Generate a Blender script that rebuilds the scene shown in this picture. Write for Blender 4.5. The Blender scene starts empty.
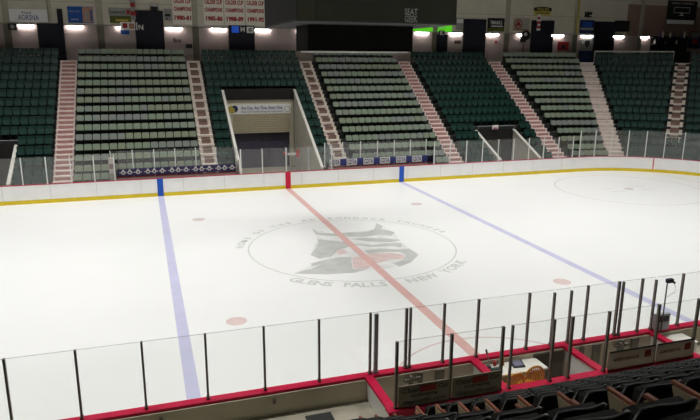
import bpy, bmesh, math, random
from math import sin, cos, pi, radians as R
from mathutils import Vector, Matrix
random.seed(7)
SC = bpy.context.scene
COL = SC.collection
def ordw(i): return ORD[i] if i < 20 else 'twenty-'+ORD[i-20]
ORD = "first second third fourth fifth sixth seventh eighth ninth tenth eleventh twelfth thirteenth fourteenth fifteenth sixteenth seventeenth eighteenth nineteenth twentieth".split()

# ------------------------------------------------------------------ materials
MATS = {}
def mat(name, col, rough=.6, noise=.08, scale=3., metal=0., spec=.3, emit=None, estr=0.):
    m = bpy.data.materials.new(name); m.use_nodes = True
    nt = m.node_tree; b = nt.nodes['Principled BSDF']
    b.inputs['Roughness'].default_value = rough
    b.inputs['Metallic'].default_value = metal
    b.inputs['Specular IOR Level'].default_value = spec
    if emit:
        b.inputs['Base Color'].default_value = (*col, 1)
        b.inputs['Emission Color'].default_value = (*emit, 1); b.inputs['Emission Strength'].default_value = estr
    else:
        tc = nt.nodes.new('ShaderNodeTexCoord'); nz = nt.nodes.new('ShaderNodeTexNoise')
        nz.inputs['Scale'].default_value = scale; nz.inputs['Detail'].default_value = 4
        cr = nt.nodes.new('ShaderNodeValToRGB')
        cr.color_ramp.elements[0].position = .3; cr.color_ramp.elements[1].position = .7
        cr.color_ramp.elements[0].color = (*[max(0, c*(1-noise)) for c in col], 1)
        cr.color_ramp.elements[1].color = (*[min(1, c*(1+noise)) for c in col], 1)
        nt.links.new(tc.outputs['Object'], nz.inputs['Vector'])
        nt.links.new(nz.outputs['Fac'], cr.inputs['Fac'])
        nt.links.new(cr.outputs['Color'], b.inputs['Base Color'])
    MATS[name] = m
    return m
def glass_mat(name, tint, gl, rough):
    m = bpy.data.materials.new(name); m.use_nodes = True
    nt = m.node_tree; nt.nodes.clear()
    o = nt.nodes.new('ShaderNodeOutputMaterial'); mx = nt.nodes.new('ShaderNodeMixShader')
    t = nt.nodes.new('ShaderNodeBsdfTransparent'); g = nt.nodes.new('ShaderNodeBsdfGlossy')
    t.inputs['Color'].default_value = (*tint, 1); g.inputs['Roughness'].default_value = rough
    g.inputs['Color'].default_value = (1, 1, 1, 1); mx.inputs['Fac'].default_value = gl
    nt.links.new(t.outputs[0], mx.inputs[1]); nt.links.new(g.outputs[0], mx.inputs[2])
    nt.links.new(mx.outputs[0], o.inputs['Surface'])
    MATS[name] = m
mat('ice', (.86, .865, .855), .32, .012, .35, spec=.25)
mat('ice_blue', (.57, .57, .76), .35, .05, 2, spec=.25)
mat('ice_red', (.72, .45, .42), .35, .06, 2, spec=.25)
mat('ice_pink', (.72, .57, .55), .35, .06, 2, spec=.25)
mat('ice_faint', (.66, .58, .56), .35, .05, 3, spec=.25)
mat('ice_grey', (.60, .61, .59), .35, .08, 3, spec=.25)
mat('ice_logo', (.54, .55, .53),   .35, .12, 1.6, spec=.25)
mat('ice_logo_light', (.78, .785, .77), .35, .12, 1.6, spec=.25)
mat('ice_logo_red', (.72,.56,.54), .35, .12, 2.5, spec=.25)
mat('board_white', (.90, .895, .88), .35, .03, 1.5)
mat('board_back', (.62, .57, .44), .6, .06, 1.2)
mat('seam', (.55, .54, .52), .6)
mat('kick_yellow', (.72, .55, .02), .4, .06)
mat('cap_red', (.62, .005, .058), .35, .06)
mat('cap_far', (.45, .05, .08), .4, .06)
mat('mark_blue', (.015, .10, .52), .4)
mat('mark_red', (.62, .01, .06), .4)
glass_mat('glass', (.985, .99, .985), .02, .03)
glass_mat('glass_edge', (.80, .82, .81), .08, .1)
glass_mat('glass_veil', (.96, .965, .96), .055, .2)
mat('post_black', (.20, .18, .15), .4, .1, spec=.4)
mat('post_white', (.72, .73, .70), .4, .05)
mat('post_grey', (.42, .45, .48), .3, .05)
mat('concrete', (.035, .036, .033), .8, .15)
mat('floor_conc', (.42, .385, .30), .7, .12, 2)
mat('rubber', (.03, .03, .03), .8)
mat('wall_low', (.42, .34, .31), .8, .05, 1.)
mat('wall_up', (.62, .58, .48), .8, .06, .8)
mat('wall_line', (.16, .15, .12), .8)
mat('pilaster', (.40, .37, .30), .8, .05)
mat('pilaster_low', (.15, .14, .10), .8, .05)
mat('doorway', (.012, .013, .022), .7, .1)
mat('tunnel_wall', (.50, .48, .43), .8, .08, 2)
mat('cream', (.64, .60, .47), .7, .05)
mat('shutter', (.42, .37, .25), .6, .05)
mat('roll_door', (.085, .078, .12), .5, .15, 6)
mat('lintel', (.018, .016, .015), .7)
mat('white_paint', (.70, .68, .62), .5, .05)
mat('tread_cream', (.80, .72, .64), .7, .08)
mat('tread_pink', (.80, .68, .64), .7, .08)
mat('tread_pale', (.80, .71, .66), .7, .08)
mat('pad_red', (.44, .23, .21), .8, .12)
mat('pad_brown', (.24, .15, .125), .8, .15)
mat('pad_pale', (.68, .58, .53), .8, .15)
LIGHT_SEAT = []
for i, c in enumerate([(.24, .30, .215), (.25, .295, .235), (.25, .29, .20), (.24, .27, .245)]):
    mat('seat_pale_%d' % i, c, .45, .06, 5); LIGHT_SEAT.append('seat_pale_%d' % i)
mat('seat_teal', (.008, .043, .032), .4, .12, 5)
mat('seat_teal_dark', (.006, .030, .022), .45, .12, 5)
mat('seat_green', (.020, .032, .022), .5, .1, 5)
mat('seat_black', (.013, .021, .015), .6)
mat('near_back', (.020, .022, .021), .32, .1, 6, spec=.45)
mat('near_pan', (.012, .013, .012), .7, .1, 20)
mat('near_frame', (.012, .012, .012), .5)
mat('wood_arm', (.30, .085, .035), .35, .2, 9, spec=.5)
mat('arm_purple', (.05, .035, .04), .35, .1, 9, spec=.5)
mat('end_panel', (.38, .31, .19), .6, .1, 6)
mat('tube', (1, 1, 1), emit=(1, .93, .93), estr=22.)
mat('fixture', (.5, .5, .5), .5)
mat('sb_face', (.030, .030, .023), .6, .05, 1, spec=.05)
mat('sb_side', (.020, .020, .020), .6, .05, 1, spec=.05)
mat('sb_green', (.026, .027, .016), .5, .05, 1)
mat('sb_dark', (.009, .009, .007), .6, .05, 1, spec=.05)
mat('sb_trim', (.75, .76, .70), .4)
mat('sb_text', (.22, .22, .20), .5)
mat('banner', (.86, .82, .72), .8, .04)
mat('text_red', (.36, .01, .02), .7)
mat('text_blue', (.10, .12, .32), .7)
mat('text_black', (.03, .03, .03), .7)
mat('text_white', (.75, .75, .72), .6)
mat('sign_white', (.85, .84, .82), .5, .03)
mat('sign_grey', (.30, .30, .28), .6, .08)
mat('sign_blue', (.015, .085, .36), .5, .08)
mat('sign_navy', (.02, .03, .09), .5, .1)
mat('sign_black', (.02, .02, .02), .5)
mat('sign_green', (.10, .52, .02), .5, .05, emit=(.12, .75, .02), estr=.55)
mat('sign_led_blue', (.02, .08, .45), .5, emit=(.02, .10, .6), estr=.35)
mat('sign_olive', (.10, .11, .02), .6, .2, 4)
mat('sign_yellow', (.52, .42, .08), .6, .06)
mat('sign_red', (.34, .03, .03), .6, .1)
mat('sign_brown', (.25, .12, .07), .6, .2)
mat('gate_dark', (.10, .088, .065), .6)
mat('skin_tone', (.45, .25, .16), .6, .2, 8)
mat('panel_navy', (.055, .045, .13), .5, .05)
mat('panel_cdta', (.05, .065, .24), .5, .05)
mat('bench_wall', (.52, .47, .42), .6, .06)
mat('ad_olive', (.27, .24, .175), .5, .06)
mat('ad_tan', (.62, .54, .46), .5, .06)
mat('ad_red', (.30, .02, .02), .5)
mat('table_white', (.90, .88, .80), .45, .03)
mat('chair_orange', (.95, .42, .01), .35, .15, 8, spec=.5)
mat('bottle_amber', (.45, .22, .05), .2)
mat('screen', (.22, .22, .32), .3)
mat('console', (.03, .03, .05), .4)
mat('metal', (.45, .45, .45), .35, .05, metal=.8)
mat('goal_red', (.50, .04, .04), .4)
mat('ceiling', (.50, .50, .48), .9)
mat('dark_void', (.02, .02, .02), .9)
mat('bottle_violet', (.16, .10, .26), .3, .2)
mat('shelf_dark', (.035, .028, .028), .6)
mat('case_black', (.02, .02, .02), .5)
mat('wall_warm', (.30, .20, .15), .8, .1)

# ------------------------------------------------------------------ mesh helper
class MB:
    def __init__(s): s.v = []; s.f = []; s.m = []; s.mats = []; s.M = Matrix()
    def mi(s, name):
        if name not in s.mats: s.mats.append(name)
        return s.mats.index(name)
    def add(s, vs, fs, m):
        o = len(s.v); k = s.mi(m)
        s.v += [tuple(s.M @ Vector(a)) for a in vs]
        s.f += [tuple(i+o for i in f) for f in fs]; s.m += [k]*len(fs)
        return s
    def box(s, x0, x1, y0, y1, z0, z1, m):
        vs = [(x, y, z) for z in (z0, z1) for y in (y0, y1) for x in (x0, x1)]
        return s.add(vs, [(0, 2, 3, 1), (4, 5, 7, 6), (0, 1, 5, 4), (2, 6, 7, 3), (0, 4, 6, 2), (1, 3, 7, 5)], m)
    def prism(s, pts, h, m):
        """pts: list of 3D points (planar loop); h: extrude Vector"""
        n = len(pts); h = Vector(h)
        vs = [Vector(q) for q in pts] + [Vector(q)+h for q in pts]
        return s.add(vs, [tuple(range(n-1, -1, -1)), tuple(range(n, 2*n))] + [(i, (i+1) % n, n+(i+1) % n, n+i) for i in range(n)], m)
    def tube(s, path, r, m, n=8, cap=True):
        path = [Vector(q) for q in path]; rs = r if isinstance(r, (list, tuple)) else [r]*len(path)
        vs = []; fs = []
        for i, q in enumerate(path):
            d = (path[min(i+1, len(path)-1)]-path[max(i-1, 0)]).normalized()
            up = Vector((0, 0, 1)) if abs(d.z) < .95 else Vector((1, 0, 0))
            a = d.cross(up).normalized(); b = a.cross(d)
            vs += [q+(a*cos(2*pi*j/n)+b*sin(2*pi*j/n))*rs[i] for j in range(n)]
        for i in range(len(path)-1):
            for j in range(n):
                fs.append((i*n+j, i*n+(j+1) % n, (i+1)*n+(j+1) % n, (i+1)*n+j))
        if cap: fs += [tuple(range(n-1, -1, -1)), tuple(range((len(path)-1)*n, len(path)*n))]
        return s.add(vs, fs, m)
    def ring(s, c, r0, r1, z0, z1, m, a0=0, a1=360, n=64):
        vs = []; fs = []
        full = abs(a1-a0) >= 360
        N = n if full else n+1
        for i in range(N):
            a = R(a0+(a1-a0)*i/n)
            for (r, z) in ((r0, z0), (r1, z0), (r1, z1), (r0, z1)): vs.append((c[0]+r*cos(a), c[1]+r*sin(a), z))
        for i in range(n):
            j = (i+1) % N
            for k in range(4):
                fs.append((i*4+k, i*4+(k+1) % 4, j*4+(k+1) % 4, j*4+k))
        if not full: fs += [(0, 3, 2, 1), ((N-1)*4, (N-1)*4+1, (N-1)*4+2, (N-1)*4+3)]
        return s.add(vs, fs, m)
    def disc(s, c, r, z0, z1, m, n=32):
        pts = [(c[0]+r*cos(2*pi*i/n), c[1]+r*sin(2*pi*i/n), z0) for i in range(n)]
        return s.prism(pts, (0, 0, z1-z0), m)
    def text(s, txt, M, size, m, width=None, depth=.004, bold=0):
        """txt centred at the origin of matrix M, in its xy plane"""
        cu = bpy.data.curves.new('t', 'FONT'); cu.body = txt; cu.size = size; cu.align_x = 'CENTER'; cu.align_y = 'CENTER'
        cu.extrude = depth; cu.offset = bold; cu.resolution_u = 2
        ob = bpy.data.objects.new('t', cu); COL.objects.link(ob)
        bpy.context.view_layer.update()
        me = bpy.data.meshes.new_from_object(ob.evaluated_get(bpy.context.evaluated_depsgraph_get()))
        vs = [v.co.copy() for v in me.vertices]; fs = [tuple(p.vertices) for p in me.polygons]
        bpy.data.objects.remove(ob); bpy.data.curves.remove(cu); bpy.data.meshes.remove(me)
        if width and vs:
            w = max(v.x for v in vs)-min(v.x for v in vs)
            if w > 0:
                k = width/w
                for v in vs: v.x *= k
        return s.add([M @ v for v in vs], fs, m)
    def mesh(s, name, smooth=False):
        me = bpy.data.meshes.new(name); me.from_pydata(s.v, [], s.f); me.update()
        for n in s.mats: me.materials.append(MATS[n])
        for p, k in zip(me.polygons, s.m): p.material_index = k; p.use_smooth = smooth
        bm = bmesh.new(); bm.from_mesh(me); bmesh.ops.recalc_face_normals(bm, faces=bm.faces); bm.to_mesh(me); bm.free()
        return me
    def build(s, name, parent=None, smooth=False, label=None):
        o = bpy.data.objects.new(name, s.mesh(name, smooth)); COL.objects.link(o)
        if parent: o.parent = parent
        if label: o['label'] = label
        return o
def tag(o, label, cat, group=None):
    o['label'] = label; o['category'] = cat
    if group: o['group'] = group
    n = len(label.replace('-', 'x').split())
    if n < 4 or n > 16: print('LABEL LEN', n, label)
    return o
def empty(name, loc, rz=0, label=None, cat=None, group=None):
    o = bpy.data.objects.new(name, None); COL.objects.link(o); o.location = loc; o.rotation_euler = (0, 0, rz)
    o.empty_display_size = .2
    if label: tag(o, label, cat, group)
    return o
def struct(o): o['kind'] = 'structure'; return o
def copy_thing(o, loc, rz, label, group=None):
    c = o.copy(); COL.objects.link(c); c.location = loc; c.rotation_euler = (0, 0, rz)
    c['label'] = label
    if group: c['group'] = group
    for ch in list(o.children):
        d = ch.copy(); COL.objects.link(d); d.parent = c
        for g in list(ch.children):
            e = g.copy(); COL.objects.link(e); e.parent = d
    return c
def facing(x, y, z):   # text matrix: reads from -Y side
    return Matrix.Translation((x, y, z)) @ Matrix.Rotation(pi/2, 4, 'X')

# ------------------------------------------------------------------ camera
CAM = Vector((-8.4989, -25.4616, 8.1998)); YAW, PIT, ROL, F = .3179, .2397, .0062, 628.68
fw = Vector((sin(YAW)*cos(PIT), cos(YAW)*cos(PIT), -sin(PIT))); rt = Vector((cos(YAW), -sin(YAW), 0)); up = rt.cross(fw)
r2 = rt*cos(ROL)+up*sin(ROL); u2 = -rt*sin(ROL)+up*cos(ROL)
cd = bpy.data.cameras.new('camera'); cam = bpy.data.objects.new('camera', cd); COL.objects.link(cam)
cam.matrix_world = Matrix(((r2.x, u2.x, -fw.x, CAM.x), (r2.y, u2.y, -fw.y, CAM.y), (r2.z, u2.z, -fw.z, CAM.z), (0, 0, 0, 1)))
cd.sensor_width = 36; cd.lens = F/700*36; cd.clip_end = 300; cd.clip_start = .05
SC.camera = cam

# ------------------------------------------------------------------ rink outline
YF, YN, XE, RC = 12.95, -13.05, 30.48, 8.53
def outline(off, n=20):
    """rink loop, counter-clockwise starting at the near middle, offset outwards by off"""
    pts = []
    for (cx, cy, a0) in ((XE-RC, YN+RC, -90), (XE-RC, YF-RC, 0), (-XE+RC, YF-RC, 90), (-XE+RC, YN+RC, 180)):
        for i in range(n+1):
            a = R(a0+90*i/n); pts.append((cx+(RC+off)*cos(a), cy+(RC+off)*sin(a)))
    return pts
def loop_band(b, o0, o1, z0, z1, m):
    A, B = outline(o0), outline(o1); n = len(A); vs = []; fs = []
    for i in range(n): vs += [(*A[i], z0), (*B[i], z0), (*B[i], z1), (*A[i], z1)]
    for i in range(n):
        j = (i+1) % n
        for k in range(4): fs.append((i*4+k, i*4+(k+1) % 4, j*4+(k+1) % 4, j*4+k))
    b.add(vs, fs, m)

# ice with its painted lines, circles, lettering and emblem
ice = MB()
ice.prism([(x, y, -.05) for x, y in outline(0.02)], (0, 0, .05), 'ice')
T = .0025
for x, m in ((-7.77, 'ice_blue'), (7.77, 'ice_blue'), (0, 'ice_red')):
    ice.box(x-.17, x+.17, YN, YF, 0, T*1.6 if m == 'ice_red' else T, m)
ice.ring((0, 0), 4.54, 4.60, 0, T, 'ice_grey', n=96)
ice.ring((0, YN), 3.02, 3.09, 0, T, 'ice_pink', 0, 180, 48)
for x in (-6.1, 6.1):
    for y, m in ((6.7, 'ice_faint'), (-6.7, 'ice_pink')): ice.disc((x, y), .33, 0, T, m)
for sx in (-1, 1):
    for y in (6.7, -6.7):
        ice.ring((sx*21.03, y), 4.54, 4.60, 0, T, 'ice_faint', n=96)
        ice.disc((sx*21.03, y), .3, 0, T, 'ice_faint')
        for dx in (-1, 1):
            for dy in (-1, 1):
                x0 = sx*21.03+dx*.6; y0 = y+dy*.45
                ice.box(min(x0, x0+dx*1.2), max(x0, x0+dx*1.2), y0-.03, y0+.03, 0, T, 'ice_faint')
    ice.box(sx*27.13-.03, sx*27.13+.03, -11.2, 11.2, 0, T, 'ice_faint')
def arc_text(txt, r, a0, a1, size, inward):
    n = len(txt)
    for i, ch in enumerate(txt):
        if ch == ' ': continue
        a = R(a0+(a1-a0)*(i+.5)/n)
        rot = a+pi/2 if inward else a-pi/2
        ice.text(ch, Matrix.Translation((r*cos(a), r*sin(a), T)) @ Matrix.Rotation(rot, 4, 'Z'), size, 'ice_grey', depth=.0006, bold=.018)
arc_text('GLENS FALLS', 4.98, -136, -93, .62, True)
arc_text('NEW YORK', 4.98, -84, -42, .62, True)
arc_text('HOME OF THE ADIRONDACK THUNDER', 4.95, 168, 8, .46, False)
emb = {'ice_logo': [
 [(-0.99, 3.24), (-0.9, 2.52), (-0.19, 2.13), (0.66, 2.14), (1.45, 1.97), (1.92, 2.35), (2.38, 3.32), (2.5, 2.72), (2.23, 2.26), (2.54, 1.81), (2.63, 1.44), (2.26, 0.98), (1.79, 1.36), (0.98, 1.18), (0.18, 1.52), (-0.63, 1.86), (-1.09, 2.17)],
 [(-1.19, 1.45), (-0.62, 0.97), (0.06, 0.6), (-0.0, 0.02), (-0.68, -0.36), (-1.36, -1.24), (-1.88, -1.35), (-2.12, -0.74), (-1.8, -0.15), (-1.43, 0.6)],
 [(0.28, 1.0), (1.1, 1.01), (2.03, 0.53), (2.44, 0.19), (1.87, 0.02), (0.9, 0.44)],
 [(0.13, 0.28), (0.96, -0.13), (1.95, -0.13), (2.27, -0.23), (2.03, -0.81), (1.59, -0.56), (0.61, -0.37)],
 [(1.57, -1.05), (2.25, -1.11), (2.28, -2.09), (1.56, -2.91), (0.91, -3.28), (0.8, -2.85), (1.41, -2.48), (1.77, -1.94)],
 [(0.28, -0.79), (1.0, -0.73), (1.57, -1.05), (1.73, -1.52), (1.14, -1.28), (0.26, -1.34)],
 [(-3.33, -2.83), (-2.49, -2.47), (-1.18, -1.43), (-0.54, -1.49), (-0.99, -2.98), (-0.39, -3.16), (-1.03, -3.43), (-2.13, -3.31)],
 [(-2.41, -1.86), (-1.6, -1.51), (-1.27, -1.46), (-1.91, -2.02), (-2.42, -2.18)]],
 'ice_logo_red': [[(-0.56, -1.67), (0.26, -1.34), (1.24, -1.45), (1.69, -1.91), (1.47, -2.45), (0.89, -2.33), (0.02, -2.69), (-0.38, -3.12), (-0.94, -2.94)],
 [(-0.87, -0.44), (-0.52, -0.4), (-0.5, -0.97), (-0.99, -1.09)]]}
ice.prism([(x, y, 0) for x, y in [(-1.0, 3.2), (-.2, 2.1), (.7, 2.1), (1.9, 2.2), (2.4, 3.3), (2.6, 1.4), (2.3, .1), (2.3, -.9), (2.3, -2.1), (.9, -3.3), (-1., -3.4), (-3.3, -2.8), (-1.9, -1.6), (-2.1, -.7), (-1.2, 1.5)]], (0, 0, T*.6), 'ice_logo_light')
for m, L in emb.items():
    for k, P in enumerate(L):
        ice.prism([(x, y, 0) for x, y in P], (0, 0, T+(.0003 if 'red' in m else 0)), m)
struct(ice.build('floor_ice'))

# boards: one continuous ring of white panels with kick plate, cap rail and line marks
bd = MB()
loop_band(bd, 0, .10, 0.22, 1.06, 'board_white')
boards = struct(bd.build('dasher_boards'))
b = MB(); loop_band(b, -.012, .10, 0, .22, 'kick_yellow'); b.build('kick_plate', boards)
b = MB(); loop_band(b, -.015, .13, 1.06, 1.10, 'cap_far'); b.build('cap_rail', boards)
b = MB(); b.box(-21.9, 21.9, YN-.20, YN+.015, 1.06, 1.125, 'cap_red'); b.build('cap_rail', boards, label='bright red cap rail along the near boards')
b = MB(); b.box(-21.9, 21.9, YN-.24, YN-.10, .2, 1.06, 'board_back'); b.build('backing_panel', boards, label='unpainted tan backing')
for x, m, w in ((-7.77, 'mark_blue', .17), (7.77, 'mark_blue', .17), (0, 'mark_red', .17)):
    b = MB(); b.box(x-w, x+w, YF-.018, YF+.01, .02, 1.08, m); b.build('line_mark', boards, label=('blue' if 'blue' in m else 'red')+' painted line mark')
b = MB(); a = math.asin((27.13-21.95)/RC)
c_ = Vector((21.95+(RC-.014)*sin(a), YF-RC+(RC-.014)*cos(a), 0)); tg = Vector((cos(a), -sin(a), 0))*.035; nn = Vector((sin(a), cos(a), 0))*.02
b.prism([c_-tg+Vector((0, 0, .05)), c_+tg+Vector((0, 0, .05)), c_+tg+Vector((0, 0, 1.08)), c_-tg+Vector((0, 0, 1.08))], nn, 'mark_red'); b.build('line_mark', boards, label='thin red goal line mark')
b = MB()
for i in range(-9, 10):
    x = i*2.44+.9
    b.box(x-.008, x+.008, YF-.006, YF+.01, .24, 1.05, 'seam')
b.build('panel_seam', boards)

# ------------------------------------------------------------------ far seating bowl
ACX, ACY = 21.95, YF-RC          # arc centre of the corner, (21.95, 4.42)
RUN, RISE, NR = .782, .527, 15
def fz(k): return .55 if k == 0 else .404+RISE*k       # floor of row k
def by(k): return 14.0+RUN*k                            # plane of the seat backs
def ry(k): return by(k)-.602                            # riser of row k
def arc_pt(a, y, z): # a in degrees from +Y, y = equivalent straight Y
    r = y-ACY; return (ACX+r*sin(R(a)), ACY+r*cos(R(a)), z)
AISLE = [(-13.75, -12.65), (-5.1, -4.1), (3.6, 4.6), (12.05, 13.1), (20.55, 21.75)]
ARC_AISLE = [(22.5, 1.3), (45., 1.1)]                   # centre angle, width
def row_spans(k):
    """x intervals of solid tier in row k (straight part)"""
    cuts = []
    if ry(k) < 17.2: cuts += [(-19.5, -15.83), (15.5, 19.0)]
    if ry(k) < 21.1: cuts += [(-2.9, 2.4)]
    if k == 0: cuts += [(-10.3, -2.9), (2.4, 10.3)]
    out = []; x = -24.
    for a, c in sorted(cuts):
        if a > x: out.append((x, a))
        x = max(x, c)
    out.append((x, 21.95)); return out
t = MB()
for k in range(NR):
    for a, c in row_spans(k): t.box(a, c, ry(k), ry(k+1)+.01, max(0, fz(k)-1.0) if k > 2 else .0, fz(k), 'concrete')
    for i in range(18):
        a0, a1 = i*5., (i+1)*5.; y0, y1 = ry(k), ry(k+1)+.01
        z0, z1 = max(0, fz(k)-1.0), fz(k)
        P = [arc_pt(a0, y0, z0), arc_pt(a1, y0, z0), arc_pt(a1, y1, z0), arc_pt(a0, y1, z0)]
        t.prism(P, (0, 0, z1-z0), 'concrete')
struct(t.build('seating_tier'))
ZC = fz(14)                                              # concourse level
t = MB()
t.box(-24, 60, ry(15), 32, ZC-.3, ZC, 'concrete')
t.prism([(21.95, ry(15), ZC-.3)] + [arc_pt(a, ry(15), ZC-.3) for a in range(0, 91, 5)] + [(60, 4.4, ZC-.3), (60, ry(15)+.0, ZC-.3)], (0, 0, .3), 'concrete')
struct(t.build('floor_concourse'))
t = MB(); t.box(-40, 60, -40, 34, -.3, -.05, 'floor_conc'); struct(t.build('floor'))
# concrete walkway between the far boards and the first row
t = MB(); t.box(-24, 21.95, YF+.10, 13.42, -.05, .12, 'concrete')
for i in range(18):
    P = [arc_pt(i*5, YF+.10, -.05), arc_pt(i*5+5, YF+.10, -.05), arc_pt(i*5+5, 13.42, -.05), arc_pt(i*5, 13.42, -.05)]
    t.prism(P, (0, 0, .17), 'concrete')
struct(t.build('floor_walkway'))

# stairs in the aisles
STY = [('tread_pink', 'pad_red', 'rose red and pale pink aisle stairs beside the dark vomitory on the left'),
       ('tread_cream', 'pad_brown', 'cream aisle stairs with brown pads, left of the tunnel sign'),
       ('tread_cream', 'pad_brown', 'cream aisle stairs with brown pads, right of the tunnel sign'),
       ('tread_pink', 'pad_red', 'pink aisle stairs between pale seats and the dark seats around the right vomitory'),
       ('tread_pink', 'pad_red', 'pink aisle stairs right of the small vomitory, pale seats on their right'),
       ('tread_pale', 'pad_pale', 'wide pale grey aisle stairs where the stand starts to curve'),
       ('tread_cream', 'pad_brown', 'cream aisle stairs with brown pads at the far right corner')]
def stairs(idx, place, w, kmin):
    tm, pm, lab = STY[idx]
    root = empty('aisle_stairs', place(0, ry(kmin), fz(kmin)), 0, lab, 'stairs')
    inv = Matrix.Translation(-Vector(root.location))
    st = MB(); st.M = inv; pads = []
    for k in range(kmin, NR):
        z0 = fz(k-1) if k else .12; h = (fz(k)-z0)/2
        for j in range(2):
            if k == kmin and j == 0 and kmin: continue
            # step j of row k: the half step stands on the tread below
            y0 = ry(k)-(RUN/2 if j == 0 else 0) if k else ry(k)-(.28 if j == 0 else 0)
            y1 = (ry(k)+.02) if j == 0 else ry(k)+RUN/2+.02
            zt = z0+h*(j+1)+.012; zb = z0+h*j-.02 if j == 0 else z0
            P = [place(-w/2, y0-.012, zb), place(w/2, y0-.012, zb), place(w/2, y1, zb), place(-w/2, y1, zb)]
            st.prism(P, (0, 0, zt-zb), tm)
            Q = [place(-w/2-.0, y0-.03, zt-.06), place(w/2, y0-.03, zt-.06), place(w/2, y0+.03, zt-.06), place(-w/2, y0+.03, zt-.06)]
            st.prism(Q, (0, 0, .066), tm)
            pw = w*(.29 if pm == 'pad_brown' else .40 if pm == 'pad_red' else .45)
            p = MB(); p.M = inv
            zp0, zp1 = zt-h+.03, zt-.055
            if pm == 'pad_brown' and j == 1: zp1 -= .07
            if pm == 'pad_brown' and j == 0:
                zp1 = zt+.004
                T_ = [place(-pw, y0-.036, zt-.02), place(pw, y0-.036, zt-.02), place(pw, y1-.03, zt-.02), place(-pw, y1-.03, zt-.02)]
                p.prism(T_, (0, 0, .028), pm)
            P = [place(-pw, y0-.036 if pm == 'pad_brown' else y0-.024, zp0), place(pw, y0-.036 if pm == 'pad_brown' else y0-.024, zp0), place(pw, y0-.010, zp0), place(-pw, y0-.010, zp0)]
            p.prism(P, (0, 0, zp1-zp0), pm); pads.append(p)
    st.build('steps', root)
    for p in pads: p.build('tread_pad', root)
    return root
for i, (a, c) in enumerate(AISLE):
    mx = (a+c)/2
    stairs(i, (lambda mx: lambda x, y, z: Vector((mx+x, y, z)))(mx), c-a, 1 if i in (1, 2) else 0)
for i, (a, w) in enumerate(ARC_AISLE):
    def place(x, y, z, a=a):
        r = y-ACY; d = Vector((sin(R(a)), cos(R(a)), 0)); tt = Vector((cos(R(a)), -sin(R(a)), 0))
        q = Vector((ACX, ACY, 0))+d*r+tt*x; q.z = z; return q
    stairs(5+i, place, w, 0 if i == 0 else 3)

# far seats -----------------------------------------------------------
SW = .492
def far_seat_parts(kind, var):
    """meshes in local coords: origin on the row floor below the back, facing -Y"""
    if kind == 'pale': bm_, pm_, low = LIGHT_SEAT[var], LIGHT_SEAT[var], 'seat_black'
    elif kind == 'dark': bm_, pm_, low = 'seat_teal_dark', 'seat_teal', 'seat_black'
    w = SW*.455
    bk = MB()
    # rounded back shell: profile with chamfered upper corners, slightly tilted
    c = .05 if kind == 'pale' else .025
    zl = .56 if kind == 'pale' else .42
    prof = [(-w, zl), (w, zl), (w, .85-c), (w-c, .85), (-w+c, .85), (-w, .85-c)]
    pts = [(x, -.07+.09*(z-.42)/.43, z) for x, z in prof]
    bk.prism(pts, (0, .04, 0), bm_)
    if kind == 'pale': bk.box(-w, w, -.05, -.01, .38, .56, low)
    bk.box(-w*.18, w*.18, -.02, .02, 0, .46, low)               # pedestal
    bk.box(-w-.018, -w-.004, -.30, .0, .0, .52, low)            # side standard
    pn = MB()
    c = .035
    if kind == 'pale':
        prof = [(-w+.01, .50), (w-.01, .50), (w-.01, .80-c), (w-.01-c, .80), (-w+.01+c, .80), (-w+.01, .80-c)]
        pts = [(x, -.17+.08*(z-.50)/.30, z) for x, z in prof]
        pn.prism(pts, (0, .045, 0), pm_)
        pn.box(-w+.03, w-.03, -.16, -.06, .43, .51, low)
    else:
        prof = [(-w+.01, .36), (w-.01, .36), (w-.01, .66-c), (w-.01-c, .66), (-w+.01+c, .66), (-w+.01, .66-c)]
        pts = [(x, -.20+.10*(z-.36)/.30, z) for x, z in prof]
        pn.prism(pts, (0, .045, 0), pm_)
    return bk, pn
# every seat position
SEATS = []   # (kind, row, section description, index from left, x, y, z, rz)
def add_straight(kind, x0, x1, desc, krange, tot=None):
    n = int(round((x1-x0)/SW)) if tot is None else tot
    n = int((x1-x0-.04)/SW)
    gap = (x1-x0-n*SW)/2
    for k in krange:
        i = 0
        for j in range(n):
            x = x0+gap+(j+.5)*SW
            if not any(a <= x-SW*.45 and x+SW*.45 <= c for a, c in row_spans(k)): continue
            SEATS.append((kind, k, desc, i, x, by(k), fz(k), 0.)); i += 1
RR = range(0, NR)
add_straight('dark', -20.3, -13.80, 'stand beside the left vomitory', RR)
add_straight('pale', -12.60, -10.58, 'stand left of the tunnel', [0])
add_straight('pale', -12.60, -5.15, 'stand left of the tunnel', range(1, NR))
add_straight('dark', -4.05, -2.95, 'strip along the tunnel left side', range(1, 10))
add_straight('dark', 2.45, 3.55, 'strip along the tunnel right side', range(1, 10))
add_straight('dark', -4.05, 3.55, 'stand above the tunnel', range(10, NR))
add_straight('pale', 4.65, 12.0, 'stand right of the tunnel', range(1, NR))
add_straight('pale', 10.5, 12.0, 'stand right of the tunnel', [0])
add_straight('dark', 13.15, 20.5, 'stand around the small vomitory', RR)
def add_arc(kind, a0, a1, desc, krange):
    for k in krange:
        r = by(k)-ACY; L = r*R(a1-a0); n = int(L/SW); i = 0
        for j in range(n):
            a = a0+math.degrees(((L-n*SW)/2+(j+.5)*SW)/r)
            SEATS.append((kind, k, desc, i, *arc_pt(a, by(k), fz(k)), -R(a))); i += 1
def edge(a, w, k): return math.degrees(w/2/(by(k)-ACY))
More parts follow.
